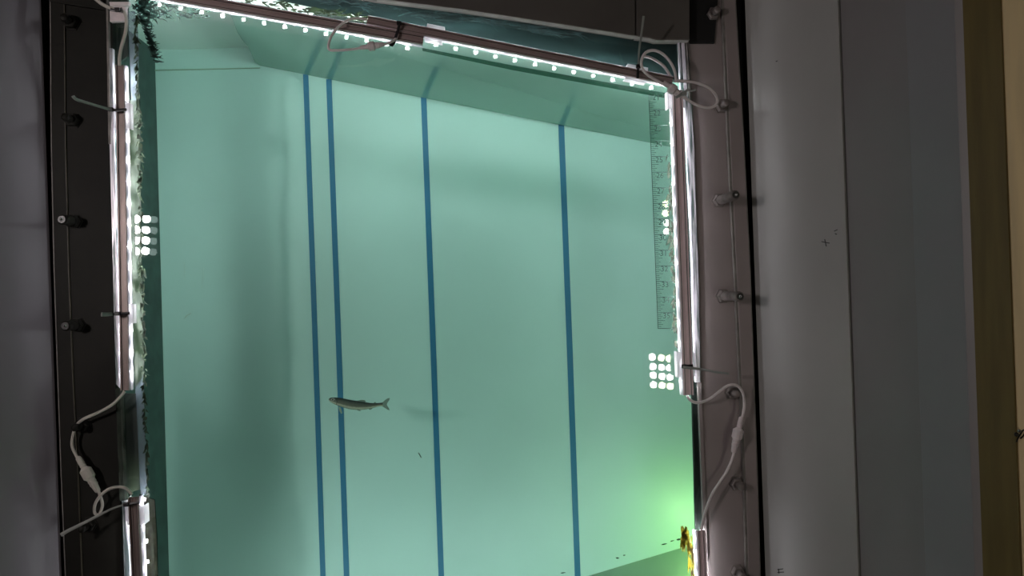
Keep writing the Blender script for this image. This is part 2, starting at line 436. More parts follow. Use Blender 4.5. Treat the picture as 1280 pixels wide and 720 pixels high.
# studs and nuts
def stud(px, py, long_, dark=False):
    m_ = MAT['steel_l'] if dark else MAT['nut']
    c = at(px, py, -0.004)
    R = 0.0092
    top = c + Vector((0, -0.011, 0))
    n = mesh_obj('nut', lathe_bm(c, top, [(0, .013), (.18, .013), (.2, R * 1.15), (.9, R * 1.15), (1, R)], 6), MAT['nut'] if not dark else MAT['steel_l'], WIN)
    if long_:
        L = 0.024 if dark else 0.064
        e = top + Vector((0, -L, 0))
        mesh_obj('stud', lathe_bm(top, e, [(0, .0078), (.96, .0078), (1, .0068)], 14), MAT['nut'] if not dark else MAT['steel_l'], n, True)
        mesh_obj('stud_end', lathe_bm(e + Vector((0, .002, 0)), e + Vector((0, -.0012, 0)), [(0, .0056), (1, .0056)], 14), MAT['bore'], n)
        mesh_obj('pin', lathe_bm(e, e + Vector((0, -.004, 0)), [(0, .0026), (.6, .0026), (1, .001)], 8), MAT['chrome'], n, True)  # highlight at the stud tip put in as a bright metal nub
    else:
        e = top + Vector((0, -0.016, 0))
        mesh_obj('stud', lathe_bm(top, e, [(0, .0058), (.9, .0058), (1, .0045)], 10), MAT['nut'] if not dark else MAT['steel_l'], n, True)
for px, py, lg in ((890, 19, 0), (901, 133, 0), (898, 251, 1), (903, 370, 1), (914, 490, 0), (920, 604, 0), (921, 714, 0)):
    stud(px, py, lg)
for px, py, lg in ((90, 29, 0), (92, 151, 0), (93, 277, 1), (97, 406, 1), (104, 531, 0), (112, 655, 0)):
    stud(px, py, lg, True)

# ------------------------------------------------------------------ LED strips
LED_ME = None
def led_mesh():
    global LED_ME
    if LED_ME is None:
        bm = bmesh.new()
        s, t = 0.0026, 0.0008
        f = [Vector((-s, t, -s)), Vector((s, t, -s)), Vector((s, t, s)), Vector((-s, t, s))]
        prism(bm, f, [Vector((p.x, 0, p.z)) for p in f])
        bmesh.ops.recalc_face_normals(bm, faces=bm.faces[:])
        LED_ME = bpy.data.meshes.new('led'); bm.to_mesh(LED_ME); bm.free()
        LED_ME.materials.append(MAT['led'])
    return LED_ME

def sweep(bm, a, b, side, sect):
    n = len(sect)
    ra = [bm.verts.new(a + side * s + Vector((0, -d, 0))) for s, d in sect]
    rb = [bm.verts.new(b + side * s + Vector((0, -d, 0))) for s, d in sect]
    for i in range(n):
        bm.faces.new((ra[i], ra[(i + 1) % n], rb[(i + 1) % n], rb[i]))
    bm.faces.new(ra[::-1]); bm.faces.new(rb)

def led_strip(p, q, wpx, delta, inward, label, alu, clips=(), pitch=0.0333, phase=0.4, lip_in=0.003, lip_out=0.0012, base=0.0, deep=0.009):
    """p, q: pixel ends of the axis; inward: +1/-1 side that faces the window's middle; delta: LED distance from the glass."""
    back = delta + deep
    a, b = at(*p, -back), at(*q, -back)
    a.y = b.y = 0.0
    ax = (b - a).normalized()
    side = Vector((0, 1, 0)).cross(ax) * inward
    w = wpx / F * (1.17 - back)
    t = thing('led_strip', label, 'light strip', (a + b) / 2 + Vector((0, -delta, 0)), 'LED strips round the window')
    h = w / 2
    g = 0.0011
    bm = bmesh.new()
    # U profile: ridged back (toward the viewer), two legs toward the glass
    sect = [(-h, base + .004), (-h, back + g), (-h + .0018, back + g), (-h + .0024, back - g), (-h * .30, back - g), (-h * .22, back - 2.2 * g), (h * .22, back - 2.2 * g),
            (h * .30, back - g), (h - .0024, back - g), (h - .0018, back + g), (h, back + g), (h, delta + .003), (h - .0014, delta + .003), (h - .0014, delta + .0045),
            (-h + .0014, delta + .0045), (-h + .0014, base + .004)]
    sect[0] = (-h, delta + .003); sect[-1] = (-h + .0014, delta + .003)
    sweep(bm, a, b, side, sect)
    mesh_obj('channel', bm, alu, t)
    for gs in (-.62, .62):  # dark bars stand in for the shade in the profile's grooves
        bm = bmesh.new()
        sweep(bm, a, b, side, [(h * gs - .0005, back - g - .0002), (h * gs + .0005, back - g - .0002), (h * gs + .0005, back - g + .00025), (h * gs - .0005, back - g + .00025)])
        mesh_obj('groove', bm, MAT['bore'], t)
    for sg, nm in ((1, 'diffuser'), (-1, 'diffuser')):
        bm = bmesh.new()
        s0, s1 = (h - .0014, h + (lip_in if sg > 0 else lip_out))
        sweep(bm, a, b, side * sg, [(s0, delta + .0028), (s1, delta + .0028), (s1, delta - .004), (s1 - .0012, delta - .0045), (s1 - .0012, delta + .0016), (s0, delta + .0016)])
        mesh_obj(nm, bm, MAT['lip'], t)
    me = led_mesh()
    L = (b - a).length
    k = phase * pitch
    org = t.location
    while k < L - .004:
        o = bpy.data.objects.new('led', me)
        COL.objects.link(o); o.parent = t
        o.location = a + ax * k + Vector((0, -delta - .0012, 0)) - org
        k += pitch
    for c, ln in clips:
        m0, m1 = a + ax * (c * L - ln / 2), a + ax * (c * L + ln / 2)
        bm = bmesh.new()
        sweep(bm, m0, m1, side, [(h + .0005, back - .002), (h + .0075, back - .004), (h + .0075, max(.0012, delta - .0115)), (h + .0060, max(.0012, delta - .0115)), (h + .0060, delta - .0005), (h + .0005, delta - .0005)])
        sweep(bm, m0, m1, side, [(-h - .0005, back - .002), (-h - .0045, back - .003), (-h - .0045, max(.0012, delta - .009)), (-h - .0033, max(.0012, delta - .009)), (-h - .0033, delta), (-h - .0005, delta)])
        mesh_obj('mounting_clip', bm, MAT['clip'], t)
    return t

led_strip((149.5, 81), (156, 488), 9.5, 0.0085, -1, 'long light strip down the left edge of the window beside mirrored dots', MAT['alu_l'], deep=0.006, lip_in=.0026,
          clips=((0.155, .040), (0.765, .030)))
led_strip((166, 622), (185, 1015), 11, 0.014, -1, 'short light strip at the bottom left corner under a looped cable', MAT['alu_l'], clips=((0.06, .028),))
led_strip((170, -13.5), (529, 49.8), 11.5, 0.022, -1, 'light strip over the top left of the window running out of view', MAT['alu'])
led_strip((459, 24.5), (841, 100.8), 10.5, 0.022, -1, 'light strip across the top right of the window ending under the cable loop', MAT['alu'],
          clips=((0.215, .028), (0.88, .034)), phase=0.2)
led_strip((847, 112), (861, 494), 12.5, 0.016, 1, 'long rosy light strip down the right edge beside the ruler', MAT['alu_pink'], clips=((0.03, .028), (0.90, .042)))
led_strip((876.5, 664), (883, 812), 10.5, 0.014, 1, 'short light strip at the bottom right below the plugged cable', MAT['alu_pink'])

led_strip((205, 1036), (868, 820), 11, 0.016, -1, 'light strip along the bottom of the window below the picture', MAT['alu'])

# ------------------------------------------------------------------ cables with plugs
def px_path(pts):
    return [at(x, y, d) for x, y, d in pts]

def cable(label, runs, plugs=(), rad=0.0024, m='cable', name='cable'):
    t = thing(name, label, 'cable', at(*runs[0][0][:2], runs[0][0][2]))
    for r in runs:
        P = smooth_path(px_path(r), 7)
        mesh_obj('wire', tube_bm(P, rad, 8), MAT[m], t, True)
    for (x0, y0, x1, y1, d, s) in plugs:
        a, b = at(x0, y0, d), at(x1, y1, d)
        pr = [(0, .0028), (.04, .0040), (.20, .0044), (.22, .0040), (.26, .0044), (.30, .0040), (.34, .0066), (.37, .0086), (.58, .0086), (.62, .0064), (.66, .0056), (.70, .0060), (.74, .0054), (.78, .0058), (.82, .0050), (.97, .0040), (1, .0026)]
        mesh_obj('plug', lathe_bm(a, b, [(u, r * s) for u, r in pr], 12), MAT['plug'] if m == 'cable' else MAT['cable_d'], t)
    return t

cable('pale cable with a plug hanging from the left light strip in a small loop',
      [[(156, 489, -.018), (152, 494, -.02), (140, 506, -.024), (122, 516, -.026), (104, 524, -.024), (95, 533, -.02), (90.5, 548, -.018), (91, 560, -.018), (98, 574, -.018)],
       [(122, 611, -.02), (126, 622, -.02), (128, 632, -.018), (124, 643, -.018), (118.5, 641, -.02), (119, 630, -.024), (126, 619, -.028), (137, 611, -.028), (149, 608.5, -.028), (158, 611, -.026), (165, 618, -.022)]],
      [(97, 571, 123, 615, -.019, 1.0)], 0.0023, 'cable_d')
cable('grey cable dropping to the left light strip from the top left corner',
      [[(112, -8, -.024), (122, 1, -.026), (131, 7, -.026), (141, 11, -.026), (149, 12, -.026), (155, 15, -.026), (158, 24, -.024), (157, 40, -.022), (152, 58, -.02), (149.5, 72, -.018), (149.5, 82, -.018)]],
      (), 0.0026, 'cable_d')
cable('short cable looping under the middle of the top light strips with a brown plug',
      [[(458, 24, -.03), (448, 23, -.036), (437, 24.5, -.04), (427, 30, -.042), (419, 38, -.042), (413, 48, -.042), (410.5, 58, -.04), (412.5, 62.5, -.04), (420, 63, -.04), (432, 62.5, -.04), (446, 61, -.04), (455, 58.5, -.04)],
       [(477, 56, -.04), (484, 54.5, -.04), (491, 51.5, -.038), (496, 47, -.034)]],
      [(450, 60, 480, 55.5, -.04, .85)], 0.0021)
cable('white cable in two loops at the top right corner of the window',
      [[(845.5, 103, -.05), (843, 88, -.055), (836, 75, -.058), (826, 66, -.058), (816, 63, -.058), (807, 66, -.056), (802, 75, -.054), (802.5, 84, -.05), (808, 92, -.048), (818, 99, -.046), (829, 105, -.044), (836, 108, -.042)],
       [(843, 101, -.05), (856, 101.5, -.052), (872, 104, -.05), (886, 110, -.046), (894, 118, -.042), (896.5, 126, -.04), (893, 132.5, -.04), (884, 134.5, -.042), (873, 132, -.044), (862, 126.5, -.046), (856, 122, -.046), (850, 118, -.044)],
       [(805, 70.5, -.03), (815, 73, -.03), (829, 82, -.03), (838, 95, -.03)]],
      [(829, 103, 853, 121, -.044, .95)], 0.0024)
cable('white cable with a clear plug joining the two right light strips over the bolts',
      [[(859, 493, -.016), (861, 498, -.02), (867, 502.5, -.024), (875, 503, -.026), (886, 499, -.03), (897, 491, -.036), (907, 483.5, -.04), (916, 481, -.042), (924, 484, -.04), (929, 493, -.036), (930.5, 505, -.032), (929, 517, -.03), (926, 526, -.03)],
       [(918, 563, -.03), (915, 574, -.03), (909, 588, -.03), (900, 602, -.03), (891, 616, -.028), (883, 635, -.024), (879, 650, -.02), (876.5, 663, -.016)]],
      [(927, 521, 916.5, 566, -.03, 1.0)], 0.0024)

# ------------------------------------------------------------------ cable ties
def tie(label, band, tail, mband='tie', mtail='tie', tail_r=(0.0022, 0.0016), head=None, d=-.028):
    t = thing('cable_tie', label, 'cable tie', at(*band[0], d), 'cable ties round the light strips')
    P = [at(x, y, d) for x, y in band]
    mesh_obj('band', tube_bm(P, 0.0024, 6, flat=.5), MAT[mband], t)
    hx, hy = head or band[0]
    c = at(hx, hy, d - .001)
    bm = box_bm(c.x - .0038, c.x + .0038, c.y - .003, c.y + .0022, c.z - .003, c.z + .003)
    bevel(mesh_obj('head', bm, MAT[mband], t), .0008)
    if tail:
        T = smooth_path([at(x, y, dd) for x, y, dd in tail], 5)
        n = len(T)
        mesh_obj('tail', tube_bm(T, [tail_r[0] + (tail_r[1] - tail_r[0]) * i / (n - 1) for i in range(n)], 6, flat=.45), MAT[mtail], t)
    return t
tie('black cable tie with a long pale tail near the top of the left light strip', [(138, 137), (147, 138), (158, 137)], [(138, 137, -.03), (122, 132.5, -.05), (104, 127, -.07), (95, 124, -.08), (91, 120, -.085)], 'tie', 'tie_g', (.0022, .0026), (138.5, 137))
tie('black cable tie with a stubby grey end halfway down the left light strip', [(141, 392.5), (151, 392), (162, 391.5)], [(140, 392.5, -.03), (134, 393, -.04), (127, 393, -.05)], 'tie', 'tie_g', (.0030, .0036), (147, 392))
tie('black cable tie with a long tail slanting across the bottom left bolts', [(158, 631), (166, 629.5), (174, 628)], [(158, 630, -.026), (140, 636, -.034), (120, 646, -.042), (98, 657, -.05), (84, 664, -.056), (76, 669, -.06)], 'tie', 'tie_g', (.0014, .0034), (158, 630.5))
tie('wide black cable tie binding the two top light strips together', [(500, 27), (497.5, 38), (493, 51), (490, 56)], [(492, 52, -.034), (489, 57, -.04)], 'tie', 'tie', (.004, .003), (499, 29), -.036)
tie('thin black cable tie standing up from the right end of the top light strip', [(797, 98), (797.5, 88), (798, 82)], [(797.5, 84, -.034), (799, 62, -.05), (801.5, 44, -.066), (803.5, 29, -.078), (804.5, 20, -.084)], 'tie', 'tie_g', (.0016, .0022), (798, 83), -.036)
tie('black cable tie with a straight tail pointing right across the right frame', [(853, 457.5), (860, 457.5), (866, 457)], [(854, 459, -.032), (868, 460.5, -.044), (884, 463, -.062), (897, 465.5, -.078), (911, 467, -.092)], 'tie', 'tie_g', (.0026, .0018), (855, 458))
tie('black cable tie knotted round the white cable at the top right corner', [(845, 122), (853, 117), (860, 112)], [(859, 112, -.052), (864, 113.5, -.055), (870, 112, -.06)], 'tie_g', 'tie_g', (.0022, .0014), (855, 117), -.05)
tie('black cable tie round the grey cable at the top left corner', [(138, 12), (145, 13.5), (153, 11)], None, 'tie', 'tie', head=(147, 12.5), d=-.032)
# bracket under the top left cable
t = thing('cable_bracket', 'grey plastic bracket holding the cable at the top left corner', 'bracket', at(146, 18, -.014))
slab('back_plate', [(137, 3), (160, 3), (157, 9), (157, 26), (137, 27)], -.014, -.006, MAT['plug'], t, .001)
slab('top_rim', [(136, 2), (161.5, 2), (160, 6), (137, 7)], -.022, -.014, MAT['cable'], t, .001)

# ------------------------------------------------------------------ ruler on the glass
RUL = thing('ruler', 'clear plastic inch ruler with black numerals stuck down the right side of the glass', 'ruler', at(826, 265, -.002))
rl = lambda y: 811.0 + (y - 118) * (11.5 / 292)
slab('strip', [(rl(118), 118), (839, 118), (849.5, 411), (rl(411), 411)], -.0018, -.0002, MAT['ruler'], RUL)
bm = bmesh.new()
def dash(bm, x0, y0, x1, y1, w, d=-.0022):
    n = Vector((y0 - y1, x1 - x0)).normalized() * (w / 2)
    slab_bm([(x0 + n.x, y0 + n.y), (x1 + n.x, y1 + n.y), (x1 - n.x, y1 - n.y), (x0 - n.x, y0 - n.y)], d, d + .0003, bm)
dash(bm, rl(118), 118, rl(411), 411, .7)
dash(bm, rl(411), 410.6, 843, 410.6, .8)
for i in range(0, 16):
    yb = 117.5 + 19.53 * i
    for k in range(8):
        yy = yb + 19.53 * k / 8
        if yy < 118.5 or yy > 409: continue
        ln = 22 if k == 0 else 9 if k == 4 else 6.5 if k % 2 == 0 else 4.5
        dash(bm, rl(yy), yy, rl(yy) + ln, yy, .55 if k else .75)
mesh_obj('tick_marks', bm, MAT['ink'], RUL)

def text_bm(bm, s, px, py, size_px, d, mirror=False):
    cu = bpy.data.curves.new('txt', 'FONT'); cu.body = s; cu.align_x = 'CENTER'; cu.align_y = 'CENTER'
    cu.size = size_px; cu.extrude = 0
    cu.resolution_u = 3
    ob = bpy.data.objects.new('txt', cu); COL.objects.link(ob)
    dg = bpy.context.evaluated_depsgraph_get()
    me = bpy.data.meshes.new_from_object(ob.evaluated_get(dg))
    vs = [bm.verts.new(at(px + v.co.x, py - v.co.y, d)) for v in me.vertices]
    for p in me.polygons:
        try: bm.faces.new([vs[i] for i in p.vertices])
        except ValueError: pass
    bpy.data.objects.remove(ob); bpy.data.meshes.remove(me); bpy.data.curves.remove(cu)
bm = bmesh.new()
for i, n in enumerate(range(21, 36)):
    text_bm(bm, str(n), 820.3 + i * 0.93, 122.2 + 19.48 * i, 9.6, -.0024)
mesh_obj('numerals', bm, MAT['ink'], RUL)

# ------------------------------------------------------------------ the fish
def fish():
    Yf = 0.15
    def z(u, v): return at(400 + u / 12.8, 480 + v / 12.8, Yf)
    top = [(138, 245), (150, 226), (175, 215), (215, 212), (270, 214), (340, 222), (420, 238), (500, 254), (600, 268), (700, 284), (780, 300), (860, 306), (930, 304), (980, 298), (1012, 296)]
    bot = [(138, 257), (150, 276), (185, 300), (225, 322), (270, 342), (340, 368), (420, 394), (500, 410), (600, 419), (700, 415), (780, 402), (860, 382), (930, 360), (980, 354), (1012, 356)]
    t = thing('fish', 'small slender dark-backed fish swimming left in front of a blue line', 'fish', z(560, 330))
    bm = bmesh.new(); cl = bm.loops.layers.color.new('paint') if False else None
    rings = []; N = 16; cols = {}
    for (tu, tv), (bu, bv) in zip(top, bot):
        a, b = z(tu, tv), z(bu, bv)
        c = (a + b) / 2; hv = (a - b) / 2; hw = hv.length * (0.62 if tu < 700 else 0.5)
        ring = []
        for k in range(N):
            th = 2 * math.pi * k / N
            v = bm.verts.new(c + hv * math.cos(th) + Vector((0, -hw * math.sin(th), 0)))
            cols[v] = (math.cos(th) + 1) / 2
            ring.append(v)
        rings.append(ring)
    for a, b in zip(rings, rings[1:]):
        for k in range(N):
            bm.faces.new((a[k], a[(k + 1) % N], b[(k + 1) % N], b[k]))
    bm.faces.new(rings[0][::-1]); bm.faces.new(rings[-1])
    bm.verts.index_update()
    vals = [cols[v] for v in bm.verts]
    m = bpy.data.materials.new('fish_skin'); m.use_nodes = True
    nt = m.node_tree; P = nt.nodes['Principled BSDF']; P.inputs['Roughness'].default_value = .45
    at_ = nt.nodes.new('ShaderNodeAttribute'); at_.attribute_name = 'height'
    no = nt.nodes.new('ShaderNodeTexNoise'); no.inputs['Scale'].default_value = 260
    ge = nt.nodes.new('ShaderNodeNewGeometry'); nt.links.new(ge.outputs['Position'], no.inputs['Vector'])
    ma = nt.nodes.new('ShaderNodeMath'); ma.operation = 'MULTIPLY_ADD'; ma.inputs[1].default_value = .14
    nt.links.new(no.outputs['Fac'], ma.inputs[0]); nt.links.new(at_.outputs['Fac'], ma.inputs[2])
    r = nt.nodes.new('ShaderNodeValToRGB'); e = r.color_ramp.elements
    e[0].position = .0; e[0].color = (.10, .16, .10, 1)
    e[1].position = .14; e[1].color = (.34, .42, .30, 1)
    for p_, c_ in ((.30, (.80, .86, .66, 1)), (.40, (.60, .66, .50, 1)), (.49, (.23, .28, .21, 1)), (.86, (.12, .16, .13, 1)), (1.0, (.022, .035, .034, 1))):
        x = e.new(p_); x.color = c_
    nt.links.new(ma.outputs[0], r.inputs['Fac']); nt.links.new(r.outputs[0], P.inputs['Base Color'])
    o = mesh_obj('body', bm, m, t, True)
    A = o.data.attributes.new('height', 'FLOAT', 'POINT')
    for i, v in enumerate(vals): A.data[i].value = v
    o.modifiers.new('sub', 'SUBSURF').levels = 1; o.modifiers['sub'].render_levels = 2
    fin = bpy.data.materials.new('fin_membrane'); fin.use_nodes = True
    ft = fin.node_tree; ft.nodes['Principled BSDF'].inputs['Base Color'].default_value = (.30, .42, .33, 1)
    ft.nodes['Principled BSDF'].inputs['Alpha'].default_value = .55
    fin2 = fin.copy(); fin2.name = 'pale_fin_membrane'
    fin2.node_tree.nodes['Principled BSDF'].inputs['Base Color'].default_value = (.50, .66, .48, 1)
    fin2.node_tree.nodes['Principled BSDF'].inputs['Alpha'].default_value = .75
    def fin_mesh(nm, pts, mm, dy=0.0, splay=0.0):
        bm = bmesh.new()
        f = [z(u, v) + Vector((0, dy - .0004 + splay * i, 0)) for i, (u, v) in enumerate(pts)]
        prism(bm, f, [p + Vector((0, .0008, 0)) for p in f])
        return mesh_obj(nm, bm, mm, t)
    fin_mesh('tail_fin', [(985, 305), (1010, 285), (1050, 250), (1085, 228), (1118, 224), (1108, 260), (1080, 300), (1068, 332), (1085, 360), (1105, 392), (1112, 420), (1085, 412), (1050, 390), (1010, 366), (985, 348)], fin)
    fin_mesh('dorsal_fin', [(590, 272), (620, 262), (660, 254), (710, 258), (735, 276), (720, 290), (660, 284)], fin)
    fin_mesh('adipose_fin', [(850, 314), (866, 296), (884, 286), (892, 296), (900, 316)], fin)
    fin_mesh('anal_fin', [(780, 396), (850, 374), (845, 388), (815, 410), (790, 412)], fin)
    fin_mesh('pelvic_fin', [(590, 412), (640, 412), (660, 428), (625, 426)], fin, -.002)
    fin_mesh('pectoral_fin', [(300, 356), (336, 366), (352, 410), (366, 460), (345, 470), (316, 420)], fin2, -.005)
    # eye and jaw line
    c = z(214, 242) + Vector((0, -.0034, 0))
    bm = bmesh.new(); bmesh.ops.create_uvsphere(bm, u_segments=12, v_segments=8, radius=.0029, matrix=Matrix.Translation(c) @ Matrix.Diagonal((1.15, .7, .85, 1)))
    ey = mesh_obj('eye', bm, mat('fish_eye', (.62, .66, .58), .25), t, True)
    bm = bmesh.new(); bmesh.ops.create_uvsphere(bm, u_segments=10, v_segments=6, radius=.0014, matrix=Matrix.Translation(c + Vector((-.0004, -.0013, 0))))
    mesh_obj('pupil', bm, MAT['black'], ey, True)
    mesh_obj('gill_cover', tube_bm(smooth_path([z(258, 228) + Vector((0, -.0048, 0)), z(282, 268) + Vector((0, -.0066, 0)), z(268, 318) + Vector((0, -.0046, 0))], 5), .0005, 6), MAT['debris_d'], t)
fish()

# ------------------------------------------------------------------ algae and debris
def strokes(bm, lst, d, thick=.0008):
    for (x, y, ang, ln, w, bend) in lst:
        P = []
        for i in range(4):
            s = i / 3
            P.append((x + ln * s * math.cos(ang + bend * s), y + ln * s * math.sin(ang + bend * s)))
        ws = [w * .4, w, w * .75, w * .12]
        L, R = [], []
        for i, (px, py) in enumerate(P):
            a = ang + bend * i / 3
            nx, ny = -math.sin(a), math.cos(a)
            L.append((px + nx * ws[i] / 2, py + ny * ws[i] / 2)); R.append((px - nx * ws[i] / 2, py - ny * ws[i] / 2))
        slab_bm(L + R[::-1], d, d + thick, bm)

rng = random.Random(11)
lst = []
for i in range(150):
    u = rng.random()
    x = 172 + 70 * u * u; y = 1 + rng.random() * 28 * (1 - .45 * u) + 4 * u
    lst.append((x, y, -.25 + rng.random() * .9, 5 + rng.random() * 9, .8 + rng.random() * 2.0 * (1 - .5 * u), rng.uniform(-.8, .8)))
for i in range(85):
    lst.append((164 + rng.random() * 26, -2 + rng.random() * 30, rng.uniform(-.5, 1.2), 5 + rng.random() * 10, 1.2 + rng.random() * 3.2, rng.uniform(-.9, .9)))
for i in range(130):
    s = rng.random()
    lst.append((174 + 16 * s + rng.random() * 4, 22 + 52 * s + rng.random() * 5, .1 + rng.random() * .5, 5 + rng.random() * 10, .8 + rng.random() * 1.5, rng.uniform(-.6, .4)))
for i in range(16):
    lst.append((225 + rng.random() * 34, 8 + rng.random() * 14, -.5 + rng.random() * .5, 4 + rng.random() * 10, .8 + rng.random() * 1.6, 0))
bm = bmesh.new(); strokes(bm, lst, .0128)
tag(mesh_obj('algae', bm, MAT['algae'], None), 'fringe of dark green algae streaks spreading from the top left corner of the glass', 'algae', kind='stuff')

lst = []
for i in range(330):
    s = rng.random()
    y = 18 + s * 470
    xb = 171.5 + (y - 18) * .0185 + (3 if s > .25 else 1.5) * rng.random() * 2 - 3
    lst.append((xb, y, 1.57 + rng.uniform(-.5, .5), 2 + rng.random() * 7, .8 + rng.random() * 2.2, rng.uniform(-.6, .6)))
for i in range(90):
    y = 488 + rng.random() * 130
    lst.append((178.5 + (y - 488) * .038 + rng.random() * 3, y, 1.57 + rng.uniform(-.4, .4), 2 + rng.random() * 7, .8 + rng.random() * 2, rng.uniform(-.6, .6)))
bm = bmesh.new(); strokes(bm, lst, .0122, .0004)
tag(mesh_obj('algae', bm, MAT['algae_g'], None), 'thin green algae line along the pale sealant at the left edge of the glass', 'algae', kind='stuff')

lst = []
for i in range(34):
    lst.append((851.5 + rng.random() * 9.5, 657 + rng.random() * 20, 1.57 + rng.uniform(-.12, .12), 6 + rng.random() * 10, 1.6 + rng.random() * 2.6, 0))
for i in range(26):
    lst.append((861 + rng.random() * 6, 668 + rng.random() * 50, 1.57 + rng.uniform(-.1, .1), 8 + rng.random() * 12, 1 + rng.random() * 2.2, 0))
bm = bmesh.new(); strokes(bm, lst, .0130)
tag(mesh_obj('algae', bm, MAT['algae_y'], None), 'ochre brown clump of algae at the lower right corner of the glass', 'algae', kind='stuff')

lst = []
for i in range(60):
    y = 186 + rng.random() * 250
    lst.append((832.5 + (y - 186) * .042 + rng.random() * 6.5, y, 1.57 + rng.uniform(-.35, .35), 5 + rng.random() * 12, 1.4 + rng.random() * 3, rng.uniform(-.4, .4)))
bm = bmesh.new(); strokes(bm, lst, .0128)
tag(mesh_obj('algae', bm, MAT['algae_b'], None), 'brown green film of algae between the ruler and the right light strip', 'algae', kind='stuff')

lst = []
for i in range(80):
    s = rng.random()
    x = 300 + 155 * s
    lst.append((x, 6 + (x - 320) * .16 + rng.uniform(-8, 0), rng.uniform(-.2, .5), 4 + rng.random() * 10, 1 + rng.random() * 2.4, rng.uniform(-.5, .5)))
bm = bmesh.new(); strokes(bm, lst, .0118, .0004)
tag(mesh_obj('algae', bm, MAT['algae_g'], None), 'green algae on the white sealant above the top left light strip', 'algae', kind='stuff')
slab('sealant', [(255, -12), (330, -3), (391, 9.5), (392, 17), (388, 23), (375, 20), (340, 9), (255, -6)], 0.0121, 0.0125, MAT['seal_w'], WIN)
slab('sealant', [(429, 19), (440, 18), (458, 22), (458, 27), (440, 25)], 0.0121, 0.0125, MAT['seal_w'], WIN)

lst = []
for i in range(150):
    x = 385 + rng.random() * 330
    y0 = -4 + (x - 470) * .16
    y1 = 14 + (x - 430) * .2
    lst.append((x, max(-6, y0) + rng.random() * max(6, (y1 - max(-6, y0)) * (.75 if x < 580 else .4)), -.45 + rng.random() * .35, 10 + rng.random() * 26, .8 + rng.random() * 1.8, rng.uniform(.1, .6)))
bm = bmesh.new(); strokes(bm, lst, .0119, .0005)
tag(mesh_obj('algae', bm, mat('teal_streaks', (.022, .05, .05), .6, var=.5, scale=50), None), 'teal algae streaks brushed along the header above the top light strips', 'algae', kind='stuff')

def fleck(pts, y, r, m, label):
    P = smooth_path([at(a, b, y) for a, b in pts], 4)
    tag(mesh_obj('debris', tube_bm(P, r, 6), MAT[m], None, True), label, 'debris', 'flecks drifting in the water')
fleck([(231, 398), (234, 394), (237, 393), (239, 391)], .1, .0009, 'debris', 'pale curled fleck drifting in the left of the channel')
fleck([(523, 566), (525, 569), (526.5, 572)], .1, .0009, 'debris_d', 'dark thin fleck drifting beside the third blue line')
fleck([(230.5, 327), (230.8, 345)], .012, .0003, 'debris', 'faint long vertical hair on the left of the glass')
fleck([(254.5, 335), (253, 352), (252.5, 362)], .012, .0003, 'debris', 'faint vertical hair on the glass nearer the first blue line')
bm = bmesh.new()
strokes(bm, [(770, 697.5, .1, 4, 1.6, 0), (779, 694.5, -.2, 3, 1, 0), (701, 716.5, -.1, 6, 1, 0), (827, 681, -.2, 7, 1.3, 0), (838, 677, -.3, 5, 1, 0), (846, 675, -.2, 6, 2.2, 0), (851, 678, .5, 5, 2, 0)], WALL_Y - .0014, .0014)
tag(mesh_obj('sediment', bm, MAT['algae'], None), 'row of dark specks along the foot of the rear wall at lower right', 'sediment', kind='stuff')

# ------------------------------------------------------------------ the room in front of the window
ZB, ZT = 0.0, 2.2
def ray_xy(px, py=360):
    d = CX * ((px - 640) / F) - CY * ((py - 360) / F) + _d
    return Vector((d.x, d.y))
def hit(px, p0, th, sgn):
    """Plan point where the sight line of px meets a wall from p0 that splays by th."""
    r = ray_xy(px); w = Vector((sgn * math.sin(th), -math.cos(th)))
    o = Vector((CAM.x, CAM.y))
    # o + r*t = p0 + w*s
    det = r.x * (-w.y) + w.x * r.y
    q = p0 - o
    s = (r.x * q.y - r.y * q.x) / det
    s = -s if False else s
    return p0 + w * ((r.y * q.x - r.x * q.y) / (r.x * w.y - r.y * w.x)), s
def plan(px, y):
    p = at(px, 360, y); return Vector((p.x, p.y))
def panel(name, p, q, thick, mat_, parent, z0=ZB, z1=ZT, bev=0.0):
    n = Vector((q.y - p.y, -(q.x - p.x))).normalized()
    mid_side = -1 if n.dot(Vector((CAM.x, CAM.y)) - p) > 0 else 1
    bm = bmesh.new()
    f = [Vector((p.x, p.y, z0)), Vector((q.x, q.y, z0)), Vector((q.x, q.y, z1)), Vector((p.x, p.y, z1))]
    prism(bm, f, [v + Vector((n.x, n.y, 0)) * (mid_side * thick) for v in f])
    o = mesh_obj(name, bm, mat_, parent)
    if bev: bevel(o, bev, 3)
    return o

W1 = plan(944, -0.004)
W2, _ = hit(1060, W1, math.radians(30), 1)
W3, _ = hit(1145, W2, math.radians(14), 1)
W4, _ = hit(1206, W3, math.radians(14), 1)
W5, _ = hit(1216, W4, math.radians(40), 1)
W6, _ = hit(1263, W5, math.radians(24), 1)
W7 = W6 + Vector((math.sin(math.radians(78)), -math.cos(math.radians(78)))) * 1.0
RW = thing('wall_room_right', 'painted side wall of the viewing room on the right', None, (W1.x, W1.y, 0), kind='structure')
panel('board', W1, W2, .012, MAT['room_r'], RW)
dn = Vector((0.0025, 0.0))
panel('board', W2 + dn * 1.6, W3 + dn * 1.6, .012, MAT['room_r2'], RW)
panel('board', W3 - dn * .4, W4, .012, MAT['room_r3'], RW, bev=.0012)
panel('board', W4, W5, .012, MAT['room_r2'], RW)
panel('board', W5, W6, .012, MAT['wood_d'], RW)
panel('board', W6 + Vector((.003, 0)), W7, .018, MAT['wood'], RW)

